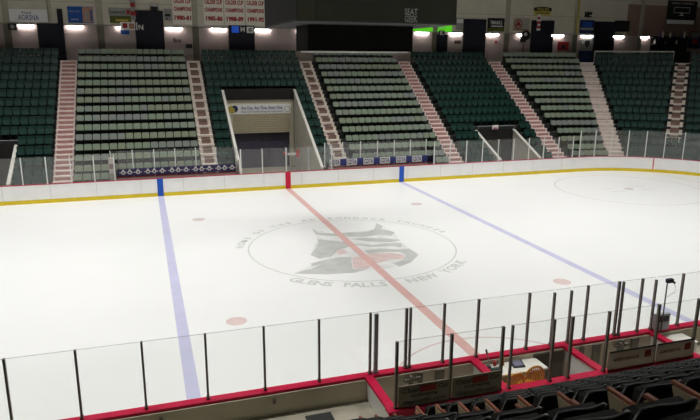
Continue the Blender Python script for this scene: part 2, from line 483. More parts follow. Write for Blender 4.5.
for k in RR:
    add_arc('pale', .4, 22.5-edge(0, 1.36, k), 'stand before the curve', [k])
    add_arc('dark', 22.5+edge(0, 1.36, k), 45-edge(0, 1.2, k) if k > 2 else 68, 'stand on the curve', [k])
    add_arc('dark', (45+edge(0, 1.2, k)) if k > 2 else 69, 80, 'corner stand', [k])
def in_view(x, y, z):
    d = Vector((x, y, z))-CAM; w = d.dot(fw)
    if w < .3: return None
    return 350+F*d.dot(r2)/w, 210-F*d.dot(u2)/w, w
cand = []
for i, s in enumerate(SEATS):
    q = in_view(s[4], s[5], s[6]+.7)
    if q and 3 < q[0] < 697 and 0 < q[1] < 420:
        hidden = q[1] > 166 and s[1] == 0 and s[4] < -15
        cand.append((q[2], i))
cand.sort(); IND = set(i for _, i in cand[:300])
protos = {}; PV = 0
stuff = MB()
ROWW = ['front row'] + [o+' row' for o in ORD[1:]]
for i, (kind, k, desc, j, x, y, z, rz) in enumerate(SEATS):
    if kind == 'pale': var = PV if random.random() < .6 else random.choices([0, 1, 2, 3], [5, 3, 2, 2])[0]; PV = var
    else: var = 0
    if i in IND:
        lab = ('pale green' if kind == 'pale' else 'dark teal')+' seat, %s from left, %s, %s' % (ordw(j), ROWW[k], desc)
        grp = kind.replace('pale', 'pale green').replace('dark', 'dark teal')+' seats in the front rows opposite'
        if (kind, var) not in protos:
            root = empty('stadium_seat', (x, y, z), rz, lab, 'seat', grp)
            bk, pn = far_seat_parts(kind, var); bk.build('backrest', root); pn.build('seat_pan', root)
            protos[(kind, var)] = root
        else:
            tag(copy_thing(protos[(kind, var)], (x, y, z), rz, lab, grp), lab, 'seat', grp)
    else:
        if kind == 'dark' and k > 8 and random.random() < .0: pass
        M = Matrix.Translation((x, y, z)) @ Matrix.Rotation(rz, 4, 'Z')
        for part in far_seat_parts(kind, var):
            o = len(stuff.v); stuff.v += [tuple(M @ Vector(v)) for v in part.v]
            stuff.f += [tuple(a+o for a in f) for f in part.f]; stuff.m += [stuff.mi(part.mats[q]) for q in part.m]
o = stuff.build('stadium_seating'); tag(o, 'upper rows of pale green and dark teal seats in the stand opposite', 'seats'); o['kind'] = 'stuff'

# ------------------------------------------------------------------ tunnel under the far stand
t = MB()
t.box(-2.84, 2.34, 21.20, 21.4, 2.62, 5.06, 'cream')
t.box(-2.84, -2.2, 21.20, 21.4, 0, 2.62, 'cream'); t.box(2.02, 2.34, 21.20, 21.4, 0, 2.62, 'cream')
tw = struct(t.build('wall_tunnel'))
for x0, x1, c0, c1, nm in ((-2.96, -2.84, -2.98, -2.80, 'wall_tunnel_left'), (2.34, 2.46, 2.30, 2.48, 'wall_tunnel_right')):
    t = MB(); t.prism([(x0, 13.42, 0), (x0, 21.04, 0), (x0, 21.04, 5.70), (x0, 13.42, 1.12)], (x1-x0, 0, 0), 'tunnel_wall'); tws = struct(t.build(nm))
    t = MB(); t.prism([(c0, 13.40, 1.10), (c0, 21.04, 5.70), (c0, 21.04, 5.80), (c0, 13.40, 1.20)], (c1-c0, 0, 0), 'white_paint'); t.build('sloped_cap', tws, label='white sloped cap')
t = MB(); t.box(-2.95, 2.45, 21.05, 21.3, 5.06, 5.86, 'lintel'); struct(t.build('trim_lintel'))
t = MB(); t.box(-2.2, 2.02, 21.14, 21.2, 2.62, 4.0, 'shutter')
for i in range(8): t.box(-2.2, 2.02, 21.125, 21.145, 2.66+i*.17, 2.68+i*.17, 'cream')
tag(t.build('roller_shutter'), 'beige rolled shutter housing below the long white sign', 'shutter')
t = MB(); t.box(-2.2, 2.02, 21.55, 21.6, -.05, 2.7, 'roll_door')
for i in range(26): t.box(-2.15+i*.162, -2.10+i*.162, 21.52, 21.56, 0, 2.66, 'roll_door')
o = t.build('door_tunnel'); struct(o)
# long sign above the shutter
sg = MB(); sg.box(-2.62, 2.1, 21.13, 21.20, 4.03, 4.72, 'sign_white')
root = sg.build('hospital_banner'); tag(root, 'long white sign with yellow and navy emblem above the tunnel shutter', 'sign')
b = MB(); b.text('Any Day. Any Time. Every One.', facing(-.05, 21.12, 4.47), .34, 'text_blue', 3.1, .004, .006)
b.build('lettering', root); b = MB(); b.text('Glens Falls Hospital Emergency Department', facing(-.05, 21.12, 4.20), .2, 'text_blue', 3.1); b.build('lettering', root)
b = MB()
def vdisc(b, x, y, z, r, m, n=24, d=.01, a0=0, a1=2*pi):
    b.prism([(x+r*cos(a0+(a1-a0)*i/n), y, z+r*sin(a0+(a1-a0)*i/n)) for i in range(n)], (0, d, 0), m)
vdisc(b, -2.28, 21.115, 4.38, .29, 'sign_yellow', a0=pi/2, a1=2*pi-.4); vdisc(b, -2.08, 21.118, 4.42, .25, 'sign_navy'); vdisc(b, -2.2, 21.105, 4.36, .14, 'sign_yellow')
b.build('emblem', root)
b = MB()
for i in range(24):
    a = 2*pi*i/24; b.box(1.83+.2*cos(a)-.02, 1.83+.2*cos(a)+.02, 21.115, 21.13, 4.36+.2*sin(a)-.02, 4.36+.2*sin(a)+.02, 'sign_grey')
b.build('seal', root)
# red and white barrier arm standing behind the glass
bar = empty('barrier_arm', (.6, 15.0, -.05), 0, 'red and white crossbar on a thin dark post behind the tunnel glass', 'barrier')
b = MB(); b.tube([(.15, 0, 0), (.15, 0, 1.95)], .025, 'post_black'); b.box(-.1, .4, -.25, .25, 0, .04, 'post_black'); b.build('post', bar)
b = MB(); b.box(-.15, .42, -.03, .03, 1.88, 2.02, 'white_paint'); b.build('crossbar', bar)
for x0 in (-.42, .42):
    b = MB(); b.prism([(x0, -.04, 1.75 if x0 > 0 else 1.92), (x0+.22, -.04, 1.70 if x0 > 0 else 1.88), (x0+.22, -.04, 2.25 if x0 > 0 else 2.06), (x0, -.04, 2.12)], (0, .08, 0), 'goal_red'); b.build('end_plate', bar, label='red end plate')

# vomitories (openings in the lower rows)
def vomitory(x0, x1, yb, ztop, lab):
    w = MB()
    for a in (x0, x1-.14):
        w.prism([(a, 13.42, 0), (a, yb+.05, 0), (a, yb+.05, ztop), (a, 13.42, 1.0)], (.14, 0, 0), 'tunnel_wall')
    w.box(x0, x1, yb+1.6, yb+1.7, -.05, 3.2, 'pilaster_low')
    o = struct(w.build('wall_vomitory'))
    for a in (x0, x1-.20):
        c = MB(); c.prism([(a, 13.40, .98), (a, yb, ztop), (a, yb, ztop+.10), (a, 13.40, 1.10)], (.20, 0, 0), 'white_paint'); c.build('sloped_cap', o, label='white sloped cap')
    c = MB(); c.box(x0, x1, yb, yb+.12, ztop-.75, ztop+.16, 'lintel'); c.box(x0, x1, yb+.1, yb+1.7, ztop-.4, ztop-.3, 'lintel'); c.build('lintel', o)
    r = MB(); r.tube([(x0+.3, yb+.05, ztop+.36), (x1, yb+.05, ztop+.36)], .018, 'post_grey')
    for x in (x0+.3, (x0+x1)/2, x1): r.tube([(x, yb+.05, ztop+.1), (x, yb+.05, ztop+.36)], .015, 'post_grey')
    r.build('guard_rail', o)
    return o
vr = vomitory(15.5, 19.0, 17.15, 2.70, '')
vomitory(-19.5, -15.83, 17.15, 2.75, '')
s = MB(); s.box(16.95, 17.45, 17.05, 17.10, 2.82, 3.14, 'sign_white'); o = s.build('section_sign'); tag(o, 'small red and white section sign above the right vomitory', 'sign')
b = MB(); b.box(17.02, 17.38, 17.035, 17.05, 2.86, 2.96, 'text_red'); b.build('stripe', o)

# ------------------------------------------------------------------ glass and posts
NP = [0]
def post(x, y, z0, z1, w, m, label, group, rz=0):
    b = MB(); b.box(-w/2, w/2, -.03, .03, 0, z1-z0, m)
    b.box(-w/2-.012, w/2+.012, -.045, .045, 0, .05, m)
    o = b.build('glass_post'); o.location = (x, y, z0); o.rotation_euler = (0, 0, rz)
    return tag(o, label, 'post', group)
def pane(x0, y0, x1, y1, z0, z1, m, label, group):
    d = Vector((x1-x0, y1-y0, 0)); L = d.length; n = Vector((-d.y, d.x, 0)).normalized()*.008
    b = MB(); b.prism([(0, 0, 0), tuple(d), (d.x, d.y, z1-z0), (0, 0, z1-z0)], tuple(n), m)
    b.prism([(0, 0, z1-z0), tuple(d+Vector((0, 0, z1-z0))), (d.x, d.y, z1-z0+.012), (0, 0, z1-z0+.012)], tuple(n), 'glass_edge')
    o = b.build('rink_glass'); o.location = (x0, y0, z0)
    return tag(o, label, 'glass panel', group)
YG = YN-.08
# near boards
near_x = [-12.5, -11.3, -10.06, -8.83, -7.58, -6.36, -5.14, -3.94, -3.06, -2.1, -1.2, .2, .92, 1.42, 1.91, 2.87, 3.61, 4.06, 4.96, 6.18]
where = ['just outside the frame', 'at the left edge', 'second from the left edge', 'left of the near blue line', 'right of the near blue line', 'below the pink faceoff spot', 'in front of the tan walkway',
         'at the corner of the first penalty box', 'twinned, in the first penalty box', 'left of the red line end', 'where the red line meets the near boards', "behind the scorekeeper's console",
         'thinner, between scorer table and box wall', 'at the wall between scorer table and second penalty box', 'just right of the second box wall', 'thick, in the middle of the second penalty box', 'right of the second penalty box door',
         'at the far wall of the second penalty box', 'beside the gimbal camera pole', 'at the right edge']
for i, x in enumerate(near_x):
    w = .045 if i < 7 else .05
    if i in (8, 15): w = .06
    post(x, YG, 1.125, 2.62 if i not in (12, 13, 17) else 2.54, w, 'post_black', 'black post on the near boards, %s' % where[i], 'posts of the near glass')
post(-2.96, YG, 1.125, 2.62, .045, 'post_black', 'slim twin post beside the thick black gate post of the first penalty box', 'posts of the near glass')
post(2.96, YG-.05, 1.125, 2.62, .045, 'post_black', 'slim twin of the thick black post in the second penalty box', 'posts of the near glass')
post(-3.80, YG, 1.125, 2.58, .09, 'post_grey', 'clear grey edge post right beside the black post at the first penalty box corner', 'posts of the near glass')
for i in range(len(near_x)-1):
    if near_x[i+1]-near_x[i] < .3: continue
    pane(near_x[i]+.025, YG, near_x[i+1]-.025, YG, 1.12, 2.61, 'glass', 'clear near-board pane between %s and %s black posts' % (ORD[i], ORD[i+1]), 'near boards glass')

# back wall and dividers of the penalty boxes
YB = -14.67
for i, x in enumerate((-4.0, -1.3, 1.3, 4.0)):
    pb = MB(); pb.box(x-.06, x+.06, YB+.07, YN-.24, .0, 1.06, 'board_white'); pbo = struct(pb.build('wall_divider'))
    b = MB(); b.box(x-.10, x+.10, YB+.10, YN-.2, 1.06, 1.125, 'cap_red'); b.build('cap_rail', pbo, label='bright red cap rail')
pb = MB(); pb.box(-4.06, 4.06, YB-.06, YB+.06, .0, 1.06, 'board_white'); pbo = struct(pb.build('wall_penalty_box'))
b = MB(); b.box(-4.12, 4.12, YB-.13, YB+.10, 1.06, 1.125, 'cap_red'); b.build('cap_rail', pbo, label='bright red cap rail')
b = MB(); b.box(-4.1, 4.1, YB-.075, YB-.06, .35, 1.06, 'cap_red'); b.build('red_facing', pbo, label='red facing board')
t = MB(); t.box(-4., 4., YB, YN-.24, -.05, .30, 'floor_conc'); t.box(-24, -4., -16.1, YN-.24, -.05, .57, 'floor_conc'); t.box(4., 12, -16.1, YN-.24, -.05, .57, 'floor_conc'); t.box(-4., 4., -16.1, YB-.06, -.05, .8, 'floor_conc'); struct(t.build('floor_walkway'))
# uprights on the back of the near boards
for i, x in enumerate((-2.75, -2.25, 1.75, 2.2, 3.0, 3.4, -1.1+.35)):
    w_ = .11 if x in (2.2, 3.4, -2.25) else .05
    b = MB(); b.box(x-w_, x+w_, YN-.30, YN-.235, .30, 1.06, 'post_black')
    b.build('upright', boards, label='dark upright behind the near boards')
for i, x in enumerate((-8.56, -6.2)):
    b = MB(); b.box(x-.035, x+.035, YN-.275, YN-.235, .86, .97, 'post_black'); b.build('latch', boards, label='small black latch')
b = MB(); b.box(.32, 1.2, YN-.29, YN-.235, .30, 1.05, 'gate_dark'); b.build('gate_panel', boards, label='dark gate panel beside the table')
# penalty benches
for x0, x1, lab in ((-3.6, -1.6, 'dark bench inside the first penalty box'), (1.7, 3.7, 'dark bench inside the second penalty box')):
    be = empty('player_bench', ((x0+x1)/2, -14.2, .30), 0, lab, 'bench'); h = (x1-x0)/2
    b = MB(); b.box(-h, h, -.16, .16, .40, .45, 'rubber'); b.build('seat', be)
    for x in (-h+.2, h-.2):
        b = MB(); b.box(x-.03, x+.03, -.12, .12, 0, .40, 'post_black'); b.build('leg', be)
back_x = [-3.93, -2.72, -1.5, -1.27, -.24, .10, 1.22, 2.52, 3.78]
bw = ['at the left end', 'between the two lettered panels', 'right of the lettered panels', 'thinner, left of the orange chairs', 'behind the orange chairs', 'thin, right of the orange chairs', 'left of the tan panels', 'between the two tan panels', 'at the right end of the tan panels']
back_x = [-3.93, -2.70, -1.48, -1.25, -.20, .28, 1.27, 2.68, 3.86]
bw = ['at the left end', 'between the two olive lettered panels', 'at the right end of the olive panels', 'thinner, left of the orange chairs', 'touching the right orange chair', 'right of the orange chairs', 'left of the tan panels', 'between the two tan panels', 'at the right end of the tan panels']
for i, x in enumerate(back_x):
    post(x, YB, 1.125, 2.62, .055 if i != 3 else .04, 'post_black', 'black post behind the penalty boxes, %s' % bw[i], 'posts behind the penalty boxes')
for i in range(len(back_x)-1):
    if back_x[i+1]-back_x[i] < .3: continue
    pane(back_x[i]+.02, YB, back_x[i+1]-.02, YB, 1.12, 2.61, 'glass', 'clear pane behind the penalty boxes, right of the %s post from left' % ORD[i], 'penalty box glass')
# advertising panels on that glass
def ad(x0, x1, z0, z1, m, lab):
    b = MB(); b.box(x0, x1, YB-.06, YB-.035, z0, z1, m); o = b.build('advertising_sign'); tag(o, lab, 'sign', 'advertising panels behind the penalty boxes'); return o
for x0, x1, lab in ((-3.89, -2.74, 'olive panel with red block and dark lettering, at the end near the tan walkway'), (-2.66, -1.51, 'olive panel with red block and dark lettering, beside the orange chairs')):
    o = ad(x0, x1, 1.126, 1.63, 'ad_olive', lab); mx = (x0+x1)/2; y = YB-.066
    def L(t, x, z, sz, w=None):
        b = MB(); b.text(t, facing(x, y, z), sz, 'text_black', w, .003); b.build('lettering', o)
    L('Clean', x0+.27, 1.51, .16, .38); L('Cut', x1-.15, 1.51, .15, .22); L('landscaping', mx, 1.385, .09, .6); L('cleancutllc.com', mx, 1.245, .13, .98)
    b = MB(); b.box(mx-.10, mx+.27, y-.003, y+.006, 1.44, 1.58, 'ad_red'); b.build('logo_block', o, label='dark red block')
for x0, x1, lab in ((1.34, 2.64, 'tan panel with small dark red logo, beside the wall of the second penalty box'), (2.72, 3.83, 'tan panel with small dark red logo and red lower edge, at the right end')):
    o = ad(x0, x1, 1.15, 1.62, 'ad_tan', lab); y = YB-.066
    b = MB(); b.box(x0, x1, y-.012, y, 1.60, 1.64, 'text_black'); b.build('frame', o)
    b = MB(); b.box(x0, x1, y-.012, y+.02, 1.126, 1.17, 'ad_red'); b.build('edge_strip', o)
    b = MB(); b.text('HOMETOWN CLUB', facing(x0+.5*(x1-x0-.3), y, 1.40), .12, 'sign_brown', (x1-x0)*.55, .002); b.build('lettering', o)
    b = MB(); b.box(x1-.28, x1-.10, y-.004, y+.004, 1.36, 1.53, 'ad_red'); b.text('H', facing(x1-.19, y-.006, 1.445), .14, 'text_black'); b.build('logo_block', o)

# scorer's table, chairs and the things on it
tb = empty('scorer_table', (-.42, -13.6, .30), 0, "white-topped scorekeeper's table between the two penalty boxes", 'table')
b = MB(); b.box(-.80, .78, -.26, .32, .62, .66, 'table_white'); b.build('tabletop', tb)
for x in (-.7, .68):
    for y in (-.20, .24):
        b = MB(); b.box(x-.025, x+.025, y-.025, y+.025, 0, .62, 'post_black'); b.build('leg', tb)
TZ = .96
cs = empty('control_console', (-.28, -13.52, TZ), R(-8), 'dark control console with a grey screen on the white table', 'console')
b = MB(); b.prism([(-.15, -.14, 0), (-.15, .14, 0), (-.15, .14, .07), (-.15, -.14, .03)], (.30, 0, 0), 'console'); b.build('housing', cs)
b = MB(); b.prism([(-.11, -.10, .037), (.11, -.10, .037), (.11, .06, .061), (-.11, .06, .061)], (0, 0, .004), 'screen'); b.build('screen', cs)
b = MB(); b.box(-.11, .11, .07, .12, .06, .075, 'metal'); b.build('keypad', cs)
mc = empty('gooseneck_microphone', (-1.0, -13.42, TZ), 0, 'thin gooseneck microphone at the red-capped end of the table', 'microphone')
b = MB(); b.disc((0, 0), .06, 0, .03, 'console'); b.build('base', mc)
b = MB(); b.tube([(0, 0, .03), (-.01, .0, .18), (-.05, .02, .32), (-.06, .02, .38)], .012, 'post_grey'); b.build('neck', mc)
b = MB(); b.tube([(-.06, .02, .36), (-.09, .02, .46)], [.022, .028], 'console'); b.build('head', mc)
b = MB(); b.disc((0, 0), .035, 0, .15, 'bottle_amber', 16); b.tube([(0, 0, .15), (0, 0, .19), (0, 0, .24)], [.034, .015, .014], 'bottle_amber')
o = b.build('drink_bottle'); o.location = (-.62, -13.42, TZ); tag(o, 'small amber drink bottle at the ice side of the white table', 'bottle')
b = MB(); b.box(-.16, .16, -.08, .08, 0, .07, 'console'); b.box(-.13, .13, -.05, .05, .07, .085, 'seat_teal'); o = b.build('audio_mixer'); o.location = (-.98, -13.66, TZ); tag(o, 'small black and green equipment box beside the microphone', 'equipment')
b = MB(); b.tube([(0, 0, 0), (0, 0, .11)], [.035, .042], 'goal_red', 14); o = b.build('paper_cup'); o.location = (-.82, -13.38, TZ); tag(o, 'red cup between the microphone and the amber bottle', 'cup')
def chair(x, y, rz, lab, sc=1.03):
    c = empty('spindle_chair', (x, y, .30), rz, lab, 'chair', "chairs at the scorekeeper's table"); c.scale = (1, 1, sc)
    b = MB(); b.prism([(-.22+.03*abs(cos(a)), -.20, .40) if False else (.26*cos(a), .22*sin(a), .42) for a in [2*pi*i/20 for i in range(20)]], (0, 0, .04), 'chair_orange'); b.build('seat', c)
    for sx in (-1, 1):
        for sy in (-1, 1):
            b = MB(); b.tube([(sx*.15, sy*.14, .42), (sx*.21, sy*.20, 0)], [.02, .016], 'chair_orange'); b.build('leg', c)
    b = MB(); n = 16
    arc = [(.252*cos(pi*i/n), -.20-.10*sin(pi*i/n)*.6, .46+.52*sin(pi*i/n)**.55) for i in range(n+1)]
    b.tube(arc, .024, 'chair_orange'); b.build('bow', c)
    for i in range(9):
        u = -.8+1.6*i/8; top = .46+.52*(max(0, 1-u*u)**.5)**.55
        b = MB(); b.tube([(u*.24, -.19, .46), (u*.252, -.20-.06*(1-u*u)**.5, top)], .0145, 'chair_orange', 6); b.build('spindle', c)
    return c
chair(-.93, -14.20, R(2), 'orange wooden spindle-back chair nearer the olive lettered panels')
chair(-.375, -14.16, R(-4), 'orange wooden spindle-back chair tucked below the console end of the table', 1.11)
# white cabinet, timer and gimbal camera right of the second penalty box
b = MB(); b.box(4.2, 4.95, -13.85, -13.32, .57, .95, 'board_white'); b.box(4.18, 4.97, -13.87, -13.30, .95, .98, 'table_white'); o = b.build('equipment_cabinet'); tag(o, 'white low cabinet just past the second penalty box', 'cabinet')
b = MB(); b.box(5.0, 6.4, -15.2, -14.3, .57, 1.1, 'board_white'); o = b.build('storage_chest'); tag(o, 'white chest at the right edge behind the tan panels', 'chest')
tm = empty('game_timer', (4.3, -13.22, 1.125), 0, 'grey timer box fixed on the near boards by the camera pole', 'timer')
b = MB(); b.box(-.20, .24, -.05, .07, .02, .46, 'post_grey'); b.build('housing', tm)
b = MB(); b.box(-.15, .19, -.06, -.05, .25, .40, 'console'); b.build('display', tm)
gp = empty('camera_pole', (4.28, -13.28, 1.125), 0, 'thin dark pole with a small gimbal camera and cable on top', 'camera pole')
b = MB(); b.tube([(0, 0, 0), (.0, 0, 1.36)], .018, 'post_black'); b.build('pole', gp)
b = MB(); b.box(-.02, .16, -.05, .05, 1.36, 1.46, 'console'); b.tube([(.14, 0, 1.4), (.25, 0, 1.33)], .03, 'console'); b.build('camera_head', gp)
b = MB(); b.tube([(.2, 0, 1.34), (.30, 0, 1.2), (.28, 0, 1.06), (.16, 0, 1.02), (.05, 0, .95)], .008, 'post_white'); b.build('cable', gp)
b = MB(); b.box(-.26, .26, -.25, .25, 0, .20, 'case_black'); b.box(-.28, .28, -.27, .27, .20, .23, 'rubber'); b.box(-.22, .22, .25, .27, .05, .16, 'case_black')
o = b.build('equipment_case'); o.location = (-5.38, -14.15, .57); tag(o, 'black equipment case on the tan walkway before the first seats', 'case')
# dark control arms (door handles) inside the boxes
for x, lab in ((-3.0, 'black latch handle of the first penalty box gate'), (2.9, 'black latch handle of the second penalty box gate')):
    b = MB(); b.box(x-.16, x+.16, YN-.34, YN-.26, .90, .95, 'post_black'); b.box(x-.03, x+.03, YN-.36, YN-.24, .78, 1.02, 'post_black'); b.box(x+.1, x+.22, YN-.38, YN-.3, .93, 1.0, 'post_black')
    o = b.build('gate_latch', boards, label=lab)

# far boards glass
YFG = YF+.06
def far_post(x, lab, y=YFG, z0=1.10, z1=2.62, m='post_white', w=.055): post(x, y, z0, z1, w, m, lab, 'white posts of the far glass')
fx = [-18.85, -17.6, -16.35, -15.1, -13.85, -12.6, -11.35, -10.25]
fl = ['off the edge', 'at the left edge', 'inside the left vomitory', 'just right of the left vomitory', 'left of the rose stairs', 'in front of the rose stairs', "before the left players' bench", "at the left end of the left players' bench"]
for x, l in zip(fx, fl): far_post(x, 'white glass post on the far boards, %s' % l)
for i in range(len(fx)-1): pane(fx[i]+.03, YFG, fx[i+1]-.03, YFG, 1.10, 2.60, 'glass_veil', 'clear pane on the far boards right of the post %s' % fl[i], 'far boards glass')
tx = [-2.94, -1.6, -.09, 1.35, 2.9]
tl = ['left side of the tunnel', 'left half of the tunnel mouth', 'at the red line', 'right half of the tunnel mouth', 'right side of the tunnel']
for x, l in zip(tx, tl): far_post(x, 'white glass post on the far boards, %s' % l, w=.075 if x in (-2.94,) else .055, m='post_white' if x != 1.35 else 'post_grey')
for i in range(len(tx)-1): pane(tx[i]+.03, YFG, tx[i+1]-.03, YFG, 1.10, 2.60, 'glass_veil', 'clear pane before the tunnel mouth, right of the post %s' % tl[i], 'far boards glass')
ex = [10.15, 11.35, 12.6, 13.85, 15.1, 16.33, 17.58, 18.83, 20.08, 21.33]
el = ["at the right end of the right players' bench", 'just right of that bench end', 'in front of the pink stairs', 'right of the pink stairs', 'left of the small vomitory', 'inside the small vomitory', 'inside the small vomitory, near its right wall', 'at the right wall of the small vomitory', 'left of the next pink stairs', 'in front of the next pink stairs']
for x, l in zip(ex, el): far_post(x, 'white glass post on the far boards, %s' % l)
for i in range(len(ex)-1): pane(ex[i]+.03, YFG, ex[i+1]-.03, YFG, 1.10, 2.60, 'glass_veil', 'clear far-board pane right of the post %s' % el[i], 'far boards glass')
angs = [0, 8.3, 16.6, 24.9, 33.2, 41.5, 49.8, 58.1, 66.4]
for i, a in enumerate(angs):
    q = arc_pt(a, YFG, 0)
    post(q[0], q[1], 1.10, 3.02, .055, 'post_white', 'tall white glass post on the corner boards, %s where the curve starts' % ('exactly' if i == 0 else ORD[i]+' past'), 'white posts of the corner glass', -R(a))
    if i: 
        pq = arc_pt(angs[i-1], YFG, 0)
        pane(pq[0], pq[1], q[0], q[1], 1.10, 3.0, 'glass_veil', 'tall clear pane on the corner boards, %s from where the curve starts' % ORD[i-1], 'corner glass')
# players' benches: wall with advertising strip, glass behind, return posts
YBK = 14.06
def bench(x0, x1, side, strip_m, posts):
    posts = [-8.5+(x+8.5)*.986 for x in posts]
    root = MB(); root.box(x0, x1, YBK, YBK+.08, .12, 1.05, 'bench_wall'); o = struct(root.build('wall_bench'))
    b = MB(); b.box(x0, x1, YBK-.01, YBK+.09, 1.03, 1.07, 'cap_far'); b.build('cap_rail', o)
    st = MB(); st.box(x0+.05, x1-.05, YBK-.05, YBK-.02, 1.13, 1.57, strip_m); so = st.build('advertising_strip')
    tag(so, ('navy strip of white round emblems' if side == 'left' else 'blue and white strip of repeated CDTA lettering')+" behind the %s players' bench" % side, 'sign')
    def part(name, f):
        L = MB(); f(L); L.build(name, so)
    if side == 'left':
        n = 15; stp = (x1-x0-.1)/n
        for i in range(n):
            x = x0+.05+(i+.5)*stp+(.1 if i % 3 == 0 else 0)
            def f(L):
                vdisc(L, x, YBK-.056, 1.35, .13, 'text_white', 10); vdisc(L, x, YBK-.06, 1.35, .06, 'panel_navy', 8)
                L.box(x-.05, x+.05, YBK-.058, YBK-.05, 1.38, 1.53, 'text_white'); L.box(x-.22, x+.22, YBK-.055, YBK-.05, 1.33, 1.37, 'text_white')
            part('emblem', f)
    else:
        n = 6; stp = (x1-x0-.1)/n
        for i in range(n):
            x = x0+.05+i*stp
            part('white_block', lambda L: L.box(x, x+.62*stp, YBK-.056, YBK-.05, 1.13, 1.57, 'sign_white'))
            part('lettering', lambda L: L.text('CDTA', facing(x+.31*stp, YBK-.062, 1.35), .40, 'panel_cdta', .54*stp, .003, .006))
    pn = empty('player_bench', ((x0+x1)/2, 13.62, .12), 0, "long brown bench of the %s players' box" % side, 'bench')
    h = (x1-x0)/2-.3
    b = MB(); b.box(-h, h, -.15, .15, .42, .46, 'sign_brown'); b.build('seat', pn)
    for i in range(5):
        x = -h+.1+i*(2*h-.2)/4; b = MB(); b.box(x-.03, x+.03, -.12, .12, 0, .42, 'post_black'); b.build('leg', pn)
    for i, x in enumerate(posts):
        post(x, YBK+.04, 1.07, 2.68, .055, 'post_white', "white post behind the %s players' bench, %s from left" % (side, ORD[i]), "posts behind the players' benches")
        if i: pane(posts[i-1]+.03, YBK+.04, x-.03, YBK+.04, 1.07, 2.64, 'glass_veil', "clear pane behind the %s players' bench, %s from left" % (side, ORD[i-1]), "glass behind the players' benches")
    for x, e in ((x0, 'left'), (x1, 'right')):
        post(x, YF+.14, 1.10, 1.95, .05, 'post_black', "short black post at the %s end of the %s players' bench" % (e, side), "bench end posts")
        pane(x, YF+.18, x, YBK, 1.0, 2.55, 'glass_veil', "clear end pane at the %s end of the %s players' bench" % (e, side), 'bench end glass')
bench(-10.2, -3.06, 'left', 'panel_navy', [-10.5, -9.24, -7.99, -6.74, -5.49, -4.24, -3.0])
bench(3.0, 10.2, 'right', 'panel_cdta', [2.9, 4.15, 5.42, 6.66, 7.90, 9.10, 10.3])
# white corner cabinet on the first bench
b = MB(); b.box(-.13, .13, -.18, .18, 0, 1.78, 'bench_wall'); b.box(-.11, .11, -.19, -.18, 1.15, 1.45, 'pad_brown'); b.box(-.11, .11, -.19, -.18, .5, .9, 'sign_grey')
o = b.build('stick_cabinet'); o.location = (-10.44, 13.62, .55); tag(o, "narrow pale cabinet beside the left players' bench", 'cabinet')

# ------------------------------------------------------------------ back wall of the concourse
WY = 26.3
w = MB(); w.box(-40, 60, WY, WY+.25, ZC-.1, 10.30, 'wall_low'); w.box(-40, 60, WY, WY+.25, 10.30, 20.5, 'wall_up')
for z in (11.9, 13.5): w.box(-40, 60, WY-.001, WY, z, z+.02, 'wall_line')
bwall = struct(w.build('wall_far'))
w = MB(); w.box(-40, 60, WY-.04, WY, 10.31, 10.36, 'wall_line'); struct(w.build('trim_1'))
for x in (-17.2, -11.0, -4.15, 16.2, 23.35, 30.7, 38.2):
    b = MB(); b.box(x-.22, x+.22, WY-.10, WY-.04, 10.36, 20, 'pilaster'); b.box(x-.24, x+.24, WY-.08, WY, ZC, 10.27, 'pilaster_low'); struct(b.build('trim_pilaster'))
w = MB(); w.box(36.5, 60, WY-.05, WY, 10.33, 13.2, 'wall_warm'); struct(w.build('wall_cladding'))
doors = [(-15.2, -13.75, 10.32), (-8.5, -6.55, 11.4), (-1.56, .36, 10.46), (16.4, 17.35, 10.05), (19.0, 21.1, 11.4), (25.95, 28.2, 11.45), (32.85, 35.1, 11.5)]
for i, (x0, x1, zt) in enumerate(doors):
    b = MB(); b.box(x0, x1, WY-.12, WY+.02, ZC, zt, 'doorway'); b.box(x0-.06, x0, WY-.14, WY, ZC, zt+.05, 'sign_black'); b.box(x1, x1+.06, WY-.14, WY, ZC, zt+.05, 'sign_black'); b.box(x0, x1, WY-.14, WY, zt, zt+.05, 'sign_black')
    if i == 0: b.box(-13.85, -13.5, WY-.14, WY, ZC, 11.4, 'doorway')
    struct(b.build('door_%d' % (i+1)))
for x0, lab in ((-6.33, 'left of the first champions banner'),):
    pass
LX = [(-16.5, -15.45), (-13.3, -12.2), (-9.9, -9.62), (-6.33, -5.15), (-3.0, -1.8), (.48, 1.69), (14.34, 15.56), (17.6, 18.8), (21.26, 22.48), (24.45, 25.1), (28.08, 29.39), (31.4, 32.64), (35.0, 36.25), (38.3, 39.25), (3.9, 5.1), (7.4, 8.6), (10.9, 12.1)]
LL = ['under the white lettered board', 'under the blue picture panel', 'short, behind the small white sign', 'under the first champions banner', 'under the second champions banner', 'under the fourth champions banner', 'under the green lit sign', 'between green sign and tall doorway', 'under the black framed sign', 'short, beside the black clock', 'right of the doorway with the flag', 'above the shield crest', 'under the dark screen', 'left of the bar shelves', 'behind the scoreboard at its left', 'behind the middle of the scoreboard', 'behind the right of the scoreboard']
proto = None
for (x0, x1), l in zip(LX, LL):
    o = empty('strip_light', (x0, WY, 10.2), 0, 'glowing white strip light on the back wall, '+l, 'light', 'strip lights along the back wall')
    b = MB(); b.box(0, x1-x0, -.14, 0, .05, .10, 'fixture'); b.build('fixture', o)
    b = MB(); b.box(.02, x1-x0-.02, -.15, -.02, -.09, .05, 'tube'); b.build('tube', o)
def sign(name, x0, x1, z0, z1, m, lab, cat='sign', y=WY-.006, d=.044):
    b = MB(); b.box(x0, x1, y-d, y, z0, z1, m); o = b.build(name); tag(o, lab, cat); return o
def letters(o, txt, x, z, size, m, width=None, y=WY-.055, bold=0.004):
    b = MB(); b.text(txt, facing(x, y, z), size, m, width, .004, bold); return b.build('lettering', o)
